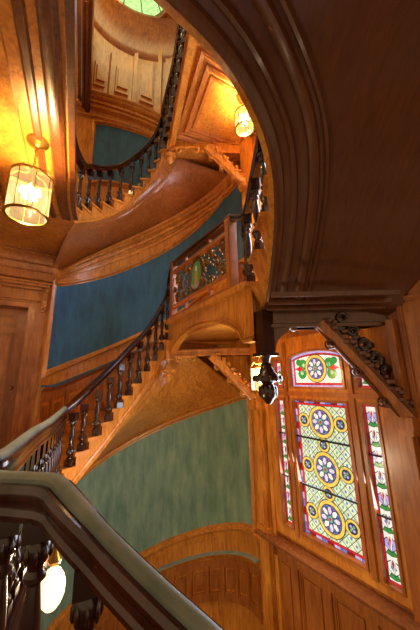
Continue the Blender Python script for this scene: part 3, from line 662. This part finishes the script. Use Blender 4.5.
# carved braces
def brace(p, q, side, w, label, mat, leafside=1, name='carved_brace', leafmat=None):
    """bar from p (upper) to q (lower), thickness w along side, scrolls and leaves in the angle"""
    T = thing(name, q, label, 'bracket'); d = (q-p); L_ = d.length; d.normalize(); nrm = d.cross(side).normalized()
    if nrm.z > 0: nrm = -nrm          # nrm points down
    a = MB(); pts = []
    for i in range(15):
        u = i/14; bow = math.sin(u*PI)*.03
        pts.append((u, bow))
    rows = []
    for u, bow in pts:
        c = p+d*(L_*u)-nrm*bow; h = .045
        rows.append([c-side*w/2-nrm*h, c+side*w/2-nrm*h, c+side*w/2+nrm*h*.3, c+side*w*.32+nrm*h, c-side*w*.32+nrm*h, c-side*w/2+nrm*h*.3])
    a.grid(rows, True); o = len(a.v)-6*15; a.f += [list(range(o, o+6))[::-1], list(range(len(a.v)-6, len(a.v)))]; a.m += [0, 0]
    a.box(q+Z*-.03, .12, .12, .1, fd, fn); a.box(q+Z*-.1, .09, .09, .06, fd, fn)
    a.build('brace_bar', M[mat], T)
    b = MB(); rnd = random.Random(3)
    for k in range(26):
        u = .04+.92*k/25; c = p+d*(L_*u)-nrm*(.085+.03*math.sin(k*1.9))-side*w*.4; s_ = .022+.012*rnd.random()
        b.ball(c+side*(rnd.random()-.5)*w*.5, s_*1.3, s_, s_, n=6)
    b.tube([p+d*(L_*k/10)-nrm*.055-side*w*.3 for k in range(11)], .03, 6); b.tube([p+d*(L_*k/10)+nrm*.03 for k in range(11)], .02, 6)
    for uc in (.2, .5, .8):
        c0 = p+d*(L_*uc)+nrm*.05
        sp = [c0+(d*math.cos(k*.55)+nrm*math.sin(k*.55))*(.045*(1-k/22)) for k in range(18)]
        for sg_ in (-1, 1): b.tube([x+side*w*.3*sg_ for x in sp], .009, 5)
        b.ball(c0, .03, n=8)
    b.build('leaf_carving', M[leafmat or mat], T); return T
ux = V((1, 0, 0)); 
brace(V((.0, 4.14, .33)), V((.60, 4.02, -.30)), V((0, 1, 0)), .1, 'pale carved oak brace from the rear beam down to the corner pilaster', 'oak')
brace(V((1.03, 2.56, .50)), V((1.66, 2.46, -.36)), V((0, 1, 0)), .10, 'heavy carved brace running down in front of the window\'s right side', 'oakd', leafmat='umber')
# the near brace's pierced dark spandrel carving
SPD = thing('spandrel_carving', V((1.45, 2.56, .2)), 'dark pierced leaf spandrel above the diagonal brace by the window', 'carving')
a = MB(); rnd = random.Random(5)
lo_ = [V((1.06+.60*k/24, 2.53, .52-.82*k/24)) for k in range(25)]
hi_ = [p+V((.02, 0, .10+.05*math.sin(k*1.3)+.02*math.sin(k*3.1)+.05*math.sin(k/24*PI))) for k, p in enumerate(lo_)]
hi_ = [V((min(p.x, 1.68), p.y, min(p.z, .47))) for p in hi_]; lo_ = [V((p.x, p.y, min(p.z, .465))) for p in lo_]
a.grid([[l, h, h+V((0, .04, 0)), l+V((0, .04, 0))] for l, h in zip(lo_, hi_)], True)
for k in range(70):
    u = rnd.random(); v = rnd.random()**1.6; c = V((1.1+.55*u, 2.55, .60-.82*u+v*.26)); 
    if c.z > .47 or c.x > 1.66: continue
    r_ = .022+.02*rnd.random(); a.ball(c, r_*1.5, .025, r_, n=7)
for k in range(7):
    u = k/6; c = V((1.16+.5*u, 2.52, .58-.74*u+.08)); sp = [c+V((math.cos(j*.6), 0, math.sin(j*.6)))*(.06*(1-j/20)) for j in range(16)]; a.tube(sp, .014, 5)
a.build('leaf_scrolls', M['dark'], SPD)
a = MB(); 
pl = [V((1.66, 2.55, .46)), V((1.08, 2.55, .46)), V((1.10, 2.55, .41)), V((1.60, 2.55, -.2)), V((1.66, 2.55, -.3))]
pl2 = [V((1.70, 2.53, .47)), V((1.62, 2.53, .47)), V((1.62, 2.53, -.25)), V((1.70, 2.53, -.32))]
a.prism(pl2, V((0, .06, 0))); a.build('edge_stile', M['umber'], SPD)
# small left bracket of the front beam
LB = thing('spandrel_bracket', V((.62, 2.56, .3)), 'small dark scrolled bracket left of the window under the front beam', 'bracket')
def ogee(p0, sgn, L1, H, mat, par):
    a = MB(); pts = [V((p0.x, p0.y, p0.z)), V((p0.x+sgn*L1, p0.y, p0.z))]
    low = [(1, 0), (.97, -.05), (.85, -.08), (.8, -.03), (.72, -.05), (.6, -.2), (.45, -.3), (.3, -.42), (.22, -.6), (.16, -.8), (.12, -1), (0, -1)]
    a.prism([V((p0.x, p0.y, p0.z))]+[V((p0.x+sgn*L1*x, p0.y, p0.z+H*z)) for x, z in low], V((0, .07, 0)))
    a.ball(V((p0.x+sgn*L1*.9, p0.y+.03, p0.z-H*.03)), .03, n=8)
    a.build('bracket_plate', M[mat], par)
ogee(V((.56, 2.54, .46)), 1, .26, .26, 'umber', LB)
# left rear small bracket (scroll) beside left pendant
SB = thing('scroll_bracket', V((-.5, 4.2, .28)), 'small scrolled oak bracket beside the left pendant under the landing', 'bracket')
a = MB(); c = V((-.42, 4.2, .3))
for sg_, cx in ((1, -.5), (-1, -.28)):
    a.tube([V((cx+sg_*math.cos(j*.5)*.05*(1-j/18), 4.19, .29+math.sin(j*.5)*.05*(1-j/18))) for j in range(15)], .013, 6)
a.box(V((-.39, 4.2, .335)), .34, .06, .03); a.build('scroll', M['oak'], SB)

# upper landing: coffered underside
UA = V((-.66, 4.1, 0)); UB = V((-.06, 2.1, 0)); 
UL = thing('upper_landing', V((.3, 3.3, 4.05)), 'panelled underside of the upper landing around the bright square coffer', 'landing')
a = MB(); UZ = 4.1
q = [V((*p, UZ)) for p in ((-.60, 4.1), (-.05, 2.0), (1.9, 2.0), (1.72, 2.45), (.68, 4.1), (.3, 4.8), (-.3, 5.15))]
a.prism(q, Z*.25); a.build('deck', M['oak'], UL)
A_ = [PZ(x, y, UZ) for x, y in ((207, 62), (184, 131), (243, 153), (268, 98))]
def cof(mb, pts, w, h):
    c = sum(pts, V((0, 0, 0)))/4
    inn = [p+(c-p).normalized()*w*1.4 for p in pts]
    for i in range(4):
        p, q_, r_, s_ = pts[i], pts[(i+1) % 4], inn[(i+1) % 4], inn[i]
        mb.hexa([p-Z*h, q_-Z*h, r_-Z*h*.5, s_-Z*h*.5, p+Z*.01, q_+Z*.01, r_+Z*.01, s_+Z*.01])
    return inn
a = MB(); i1 = cof(a, A_, .07, .05); c_ = sum(A_, V((0, 0, 0)))/4
i2 = [c_+(p-c_)*.8 for p in A_]; cof(a, i2, .05, .03); o1 = [c_+(p-c_)*1.22 for p in A_]; cof(a, o1, .06, .06)
a.build('coffer_moulding', M['oakd'], UL)
a = MB(); us_ = lambda u, z, o=0: UA+(UB-UA)*u+Z*z+V((-.96, -.29, 0))*o
a.grid([[us_(u, 3.98, 0), us_(u, 4.36, 0), us_(u, 4.36, -.06), us_(u, 3.98, -.06)] for u in (-.02, 1.0)], True)
for z_ in (3.98, 4.05, 4.3): a.grid([[us_(u, z_, 0), us_(u, z_, .03), us_(u, z_+.03, .03), us_(u, z_+.03, 0)] for u in (-.02, 1.0)], True)
a.build('fascia', M['oak'], UL)
beam(V((-.62, 4.02, 0)), V((.62, 4.12, 0)), 3.86, 4.1, .12, 'rear_beam', 'oak', UL)
# curved apron under the upper beam
pendant(V((-.64, 3.98, 0)), 4.1, 3.92, .75, 'oak', 'pale oak pendant with scrolls under the upper landing corner')
brace(V((-.02, 3.98, 3.92)), V((.60, 4.0, 3.2)), V((0, 1, 0)), .12, 'pale carved brace below the upper landing near the small lantern', 'oak')
USB = thing('scroll_bracket', V((-.45, 3.95, 3.85)), 'scrolled oak bracket beside the pendant of the upper landing', 'bracket')
a = MB()
for sg_, cx in ((1, -.48), (-1, -.2)):
    a.tube([V((cx+sg_*math.cos(j*.5)*.07*(1-j/18), 3.93, 3.83+math.sin(j*.5)*.07*(1-j/18))) for j in range(15)], .02, 6)
a.box(V((-.34, 3.94, 3.885)), .42, .08, .04); a.build('scroll', M['oak'], USB)
# third floor edge on the left, seen from below
tq = [PZ(90, 112, 5.5), PZ(78, 117, 5.5), PZ(77, 0, 5.5), PZ(93, 0, 5.5)]
a = MB(); a.prism([V((tq[0].x, tq[0].y, 5.5)), V((tq[1].x, tq[1].y, 5.5)), V((tq[2].x-.0, tq[2].y, 5.5)), V((tq[3].x, tq[3].y, 5.5))], Z*.4)
for k in (.3, .6):
    p0 = lerp(tq[0], tq[1], k); p1 = lerp(tq[3], tq[2], k); a.tube([p0-Z*.01, p1-Z*.01], .03, 6)
struct(a.build('trim_21', M['umber']))

# ================================================================== BALUSTRADES
bal = baluster_mesh(.70, .034, 'baluster_mesh')
balf = baluster_mesh(.80, .042, 'baluster_mesh_near', n=20)
def rail_parts(T, path, k=1.0, cap=True, railmat='rail', prof=RAILP):
    a = MB(); a.sweep(path, scl(prof, k)); a.build('handrail', M[railmat], T)
    if cap: b = MB(); b.sweep(path, scl(CAPP, (k[0]*.72, k[1]) if isinstance(k, tuple) else k)); b.build('handrail_top_strip', M['railtop'], T)
# near + left level run + middle flight: separate pieces
fore = [PD(262, 668, .74), PD(205, 616, .78), PD(160, 576, .81), PD(114, 532, .84), PD(84, 500, .86)]
p_f = cat(fore+edge_lo[:1], 8)
p_l = cat([fore[-1]]+edge_lo+[rail1[0]], 8)[8:]
T = thing('landing_balustrade', V((-.6, .9, FZ)), 'dark balustrade in the foreground turning sharply at the left edge', 'balustrade')
full = p_f[:-1]+p_l
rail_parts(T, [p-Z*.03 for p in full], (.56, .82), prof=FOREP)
for px in (14, 47, 93, 150, 212):
    c = min(p_f+cat(edge_lo[:4], 12), key=lambda p: abs(210+FPX*p.dot(Rt)/p.dot(Fw)-px)); top_ = c.z-.118; h = top_-max(-1.15, top_-.85)
    if px in (93, 150, 212): h = .86
    put(balf, 'baluster', V((c.x, c.y, top_-h)), T, h/.8, .4, .86)
lv = resample(cat(edge_lo[4:]+[rail1[0]], 8), 17)
for p in lv[1:-1]: put(bal, 'baluster', V((p.x, p.y, FZ)), T, (p.z-.12-FZ)/.7, .3, .9)
a = MB(); a.sweep([V((p.x, p.y, FZ)) for p in full[30:]], [(-.05, 0), (.05, 0), (.05, .03), (-.05, .03)]); a.build('base_rail', M['dark'], T)
T = thing('stair_balustrade', feet1[0], 'dark turned balusters and rail of the middle flight before the blue panel', 'balustrade')
rp = cat([p-Z*.02 for p in rail1], 6)
rail_parts(T, rp, .72, False)
for i, p in enumerate(feet1):
    top_ = rail1[i].z-.08; inb = (eout(p)-p).normalized()*.035
    put(bal, 'baluster', p+inb, T, (top_-p.z)/.7, .2*i, 1.1)
# intermediate balusters, one more a step, like the doubled ones in the lower half
T = thing('stair_balustrade', feet2[0], 'dark balustrade of the upper flight high at the left of the well', 'balustrade')
rp_px = [(77, 188, 2.38+.82), (84, 166.5, 3.3), (93, 164, 3.48), (104, 161, 3.66), (116, 157, 3.85), (127, 151, 4.04), (137, 144, 4.23), (146, 136, 4.42), (153, 127, 4.6), (159, 117, 4.78), (163, 108, 4.95)]
rail2 = [V((f.x, f.y, f.z+.78)) for f in feet2]
ext = [V((-1.0, 1.0, 3.12)), V((-1.25, 1.7, 3.12)), V((-1.55, 2.4, 3.12)), V((-1.78, 3.0, 3.12))]
rail_parts(T, cat(ext+rail2, 6), .8, False)
for i, f in enumerate(feet2): put(bal, 'baluster', f+(eout2(f)-f).normalized()*.03, T, .70/.7, 0, 1.15)
for a_, b_ in zip(feet2, feet2[1:]):
    m_ = lerp(a_, b_, .5)
for k in range(14):
    p = lerp(V((-1.02, 1.1, 2.3)), V((-1.79, 3.05, 2.3)), k/13); put(bal, 'baluster', p, T, 1.05, 0, 1.1)
# upper landing balustrade
T = thing('upper_landing_balustrade', V((-.6, 4.0, 4.36)), 'dark balustrade along the upper landing edge, seen steeply from below', 'balustrade')
ul = [PZ(163, 150, 4.2), V((-.72, 4.05, 4.36)), V((-.5, 3.5, 4.36)), V((-.33, 2.95, 4.36)), V((-.1, 2.2, 4.36))]
rail_parts(T, cat([p+Z*.85 for p in ul], 6), .9, False)
for p in resample(cat(ul, 6), 13): put(bal, 'baluster', p, T, 1.08, 0, 1.2)
# near flight balustrade
T = thing('stair_balustrade', feet3[1], 'dark balustrade of the near flight beside the iron panel, disappearing behind the overhead edge', 'balustrade')
r3 = [FP(.9, 1.84)]+[V((f.x, f.y, f.z+.84))-(nout(f)-f).normalized()*(lean_at(i)-.045) for i, f in enumerate(feet3) if i]
rail_parts(T, cat(r3, 6), .75, False)
bigb = baluster_mesh(.80, .05, 'baluster_mesh_big', n=16)
for i, f in enumerate(feet3[:-1]): put(bigb, 'baluster', f-(nout(f)-f).normalized()*(lean_at(i)-.045), T, .80/.8, 0, .85)
# half landing: newels and iron panel
T = thing('landing_screen', PA+Z*LZ, 'framed bronze scrollwork screen with an oval medallion between two oak newels', 'balustrade panel')
for nm, p, zt, w in (('newel_post', FP(.03, 0), 1.90, .09), ('newel_post', FP(.86, 0), 1.86, .10)):
    a = MB(); a.box(V((p.x, p.y, (LZ+zt)/2)), w, w, zt-LZ, fd, fn); a.box(V((p.x, p.y, (LZ+zt)/2)), w*.55, w+.015, (zt-LZ)*.85, fd, fn); a.build(nm, M['oakd'], T)
def fpath(u0, u1, z0, z1): return [FP(u0, z0), FP(u1, z1)]
a = MB(); a.sweep(fpath(0, .9, 1.93, 1.85), scl(RAILP, .7)); a.build('handrail', M['rail'], T)
a = MB()
for u0, u1, z0, z1 in ((.05, .84, 1.74, 1.67), (.05, .84, 1.14, 1.14)): a.sweep(fpath(u0, u1, z0, z1), [(-.03, -.025), (.03, -.025), (.03, .025), (-.03, .025)])
a.sweep(fpath(.05, .84, .98, .98), [(-.03, -.02), (.03, -.02), (.03, .02), (-.03, .02)])
for u in (.27, .62): a.box(FP(u, 1.80, 0), .03, .04, .1, fd, fn); a.box(FP(u, 1.06, 0), .03, .04, .14, fd, fn)
a.build('panel_rail', M['oakd'], T)
a = MB()
def spiral(cu, cz, r, turns, ph, sgn=1, th=.017):
    pts = []
    for j in range(int(turns*12)+1):
        q_ = j/(turns*12); an = ph+sgn*2*PI*turns*q_; rr = r*(1-.85*q_); pts.append(FP(.045+(cu-.045)*.87, cz, .0)+fd*(rr*math.cos(an))+Z*(rr*math.sin(an)))
    a.tube(pts, lambda t: th*(1-.4*t), 5); a.ball(pts[-1], th*1.8, n=6)
for (cu, cz, r, tr_, ph, sg_) in ((.12, 1.26, .09, 1.6, 0, 1), (.12, 1.58, .09, 1.6, 2, -1), (.2, 1.42, .08, 1.5, 1, 1), (.27, 1.22, .06, 1.3, 3, -1), (.27, 1.64, .06, 1.3, 3, 1),
    (.88, 1.26, .09, 1.6, 3, -1), (.88, 1.55, .09, 1.6, 1, 1), (.80, 1.40, .085, 1.5, 2, -1), (.72, 1.22, .06, 1.3, 0, 1), (.72, 1.60, .07, 1.3, 0, -1), (.63, 1.26, .05, 1.2, 2, 1), (.66, 1.5, .06, 1.4, 2, 1), (.36, 1.25, .05, 1.2, 2, -1), (.36, 1.6, .05, 1.2, 2, 1), (.92, 1.41, .05, 1.2, 0, 1), (.08, 1.42, .05, 1.2, 2, 1)):
    spiral(cu, cz, r, tr_, ph, sg_)
rnd = random.Random(9)
for k in range(110):
    u = rnd.choice([rnd.uniform(.07, .34), rnd.uniform(.53, .82)]); a.ball(FP(u, rnd.uniform(1.18, 1.66), 0), .016, .012, .02, n=6)
for k in range(28):
    an = 2*PI*k/28; a.ball(FP(.44, 1.42, 0)+fd*.19*math.cos(an)+Z*.26*math.sin(an), .022, n=6)
a.tube([FP(.44, 1.42, .01)+fd*.16*math.cos(2*PI*k/32)+Z*.225*math.sin(2*PI*k/32) for k in range(33)], .018, 6)
a.build('scrollwork', M['iron'], T)
a = MB(); el = lambda rx, rz, o, n=28, cz=1.42, cu=.44: [FP(cu, cz, o)+fd*rx*math.cos(2*PI*k/n)+Z*rz*math.sin(2*PI*k/n) for k in range(n)]
a.prism(el(.15, .215, -.01), fn*.02); a.prism(el(.045, .12, .011, cz=1.37), fn*.004, 1); a.prism(el(.028, .035, .011, cz=1.52), fn*.006, 2); a.prism(el(.09, .05, .0105, cz=1.27), fn*.002, 3)
a.build('medallion', [plain('medallion_green', '4fa377', .35), plain('medallion_gold', 'cf9a3c', .35), plain('medallion_cream', 'e8d3a4', .4), plain('medallion_blue', '8ea0c8', .4)], T)

# ================================================================== LANTERNS
def lantern(top, zc, r, h, label, name='hanging_lantern'):
    T = thing(name, V((top.x, top.y, zc)), label, 'lantern', None)
    a = MB(); a.lathe([(.02, -.06), (.035, -.05), (.06, -.03), (.085, -.015), (.09, 0)], top, 20); a.build('canopy', M['brass'], T)
    a = MB(); z = top.z-.05; zt = zc+h/2+.10; n = max(3, int((z-zt)/.028))
    for k in range(n):
        c = V((top.x, top.y, z-(z-zt)*(k+.5)/n)); ax = V((1, 0, 0)) if k % 2 else V((0, 1, 0))
        a.tube([c+ax*.011*math.cos(j*PI/4)+Z*.02*math.sin(j*PI/4) for j in range(9)], .0035, 5)
    a.build('chain', M['brass'], T)
    a = MB(); c = V((top.x, top.y, zc))
    for zz in (-h/2, h/2): a.tube([c+V((r*math.cos(k*PI/16), r*math.sin(k*PI/16), zz)) for k in range(33)], .012, 6)
    for k in range(8):
        an = k*PI/4; a.tube([c+V((r*1.01*math.cos(an), r*1.01*math.sin(an), zz)) for zz in (-h/2, h/2)], .004, 5)
    for k in range(4):
        an = k*PI/2; d = V((math.cos(an), math.sin(an), 0)); a.tube(cat([c+d*r+Z*h/2, c+d*r*.75+Z*(h/2+.05), c+d*r*.3+Z*(h/2+.04), c+d*.02+Z*(h/2+.1)], 5), .007, 5)
    a.build('lantern_frame', M['brass'], T)
    a = MB(); rows = [[c+V((r*.985*math.cos(k*PI/16), r*.985*math.sin(k*PI/16), zz)) for k in range(32)] for zz in (-h/2, 0, h/2)]; a.grid(rows, True); a.build('glass_cylinder', M['glass'], T)
    a = MB()
    for k in range(4):
        an = k*PI/2+.5; p = c+V((r*.35*math.cos(an), r*.35*math.sin(an), -h*.2)); a.lathe([(.008, 0), (.009, .08)], p, 8)
    a.lathe([(.006, -h*.2), (.02, -h*.22), (.02, -h*.24)], c, 8); a.tube([c-Z*h*.2, c+Z*(h/2+.1)], .005, 5); CC = a.build('candle_cluster', M['brass'], T)
    for k in range(4):
        an = k*PI/2+.5; p = c+V((r*.35*math.cos(an), r*.35*math.sin(an), -h*.2+.11)); a = MB(); a.lathe([(.006, -.03), (.016, -.01), (.014, .01), (.003, .045)], p, 8); a.build('bulb', M['bulb'], CC)
    return c
def point(name, loc, e, col, rad=.05):
    l = bpy.data.lights.new(name, 'POINT'); l.energy = e; l.color = col; l.shadow_soft_size = rad; o = bpy.data.objects.new(name, l); C.objects.link(o); o.location = loc; return o
WARM = (1.0, .68, .32)
c = PZ(38, 142, CZ); l1 = lantern(c, 1.50, .15, .36, 'glass cylinder lantern on a chain from the left ceiling, brightly lit')
point('lantern_light', l1+Z*.02, 95, WARM, .06)
q_ = PZ(243, 98, 4.05); l2 = lantern(q_, 3.62, .13, .26, 'small lit glass lantern hanging under the square coffer')
point('lantern_light', l2, 170, WARM, .06)
c3 = PD(261, 379, 2.98); l3 = lantern(V((c3.x, c3.y, .62)), c3.z, .1, .24, 'bright glass lantern half hidden behind the dark newel pendant')
point('lantern_light', l3, 60, WARM, .05)
fill_lantern = lantern(V((-2.0, 2.3, 5.5)), 4.9, .15, .36, 'added fill lantern over the upper left landing, unseen above the ceiling edge')  # added out of view to brighten the upper storey
point('lantern_light', fill_lantern, 150, WARM, .06)  # fill light for the upper wall, inside the added lantern
# wall globe low on the left
gp = PD(52, 590, 2.15)
T = thing('globe_lamp', gp, 'frosted globe lamp glowing behind the foreground balusters', 'lamp')
a = MB(); a.lathe([(r_*.68, z_*.72) for r_, z_ in [(.03, .17), (.06, .155), (.095, .1), (.115, .03), (.11, -.04), (.085, -.1), (.05, -.14), (.02, -.15)]], gp, 24); a.build('globe', M['globe'], T)
a = MB(); a.lathe([(.035, .15), (.045, .17), (.03, .19), (.015, .22), (.012, .3)], gp, 16)
a.tube([gp+Z*.28, gp+Z*.36, gp+V((-.08, 0, .4)), gp+V((-.25, .05, .36))], .012, 6); a.ball(gp+V((-.27, .05, .35)), .05, n=10); a.build('lamp_bracket', M['brass'], T)
point('globe_light', gp+V((.05, .25, .0)), 30, (1, .78, .48), .1)

# the tall oak post at left that carries the globe, seen behind the balusters
a = MB(); pp = PD(40, 560, 1.95); a.box(V((pp.x-.12, pp.y+.0, -2.65)), .12, .12, 3.0); struct(a.build('trim_22', M['oak']))

# ================================================================== LIGHT AND CAMERA
def area(name, loc, target, sx, sy, e, col):
    l = bpy.data.lights.new(name, 'AREA'); l.shape = 'RECTANGLE'; l.size = sx; l.size_y = sy; l.energy = e; l.color = col
    o = bpy.data.objects.new(name, l); C.objects.link(o); o.location = loc; o.rotation_euler = (V(target)-V(loc)).to_track_quat('-Z', 'Y').to_euler(); return o
area('window_daylight', RW(2.05, -.75, .08), RW(2.05, -1.4, 3), 1.2, 2.0, 38, (.78, .84, 1))
area('window_daylight', RW(2.05, 2.3, .06), RW(2.05, 1.8, 3), 1.2, 1.8, 45, (.8, .88, 1))
area('skylight_daylight', oc+Z*.0, oc-Z*3, 1.2, 1.2, 10, (1, .72, .36))
w = bpy.data.worlds.new('stairwell_air'); bpy.context.scene.world = w; w.use_nodes = True
w.node_tree.nodes['Background'].inputs[0].default_value = (1, .68, .38, 1); w.node_tree.nodes['Background'].inputs[1].default_value = .38
cam = bpy.data.cameras.new('camera'); co = bpy.data.objects.new('camera', cam); C.objects.link(co)
cam.sensor_fit = 'VERTICAL'; cam.sensor_height = 36; cam.sensor_width = 24; cam.lens = FPX/630*36; cam.clip_start = .02
from mathutils import Matrix
co.matrix_world = Matrix(((Rt.x, Up.x, -Fw.x, 0), (Rt.y, Up.y, -Fw.y, 0), (Rt.z, Up.z, -Fw.z, 0), (0, 0, 0, 1)))
S = bpy.context.scene; S.camera = co
S.view_settings.view_transform = 'Standard'; S.view_settings.look = 'None'; S.view_settings.exposure = .75; S.view_settings.gamma = 1; S.view_settings.use_curve_mapping = False
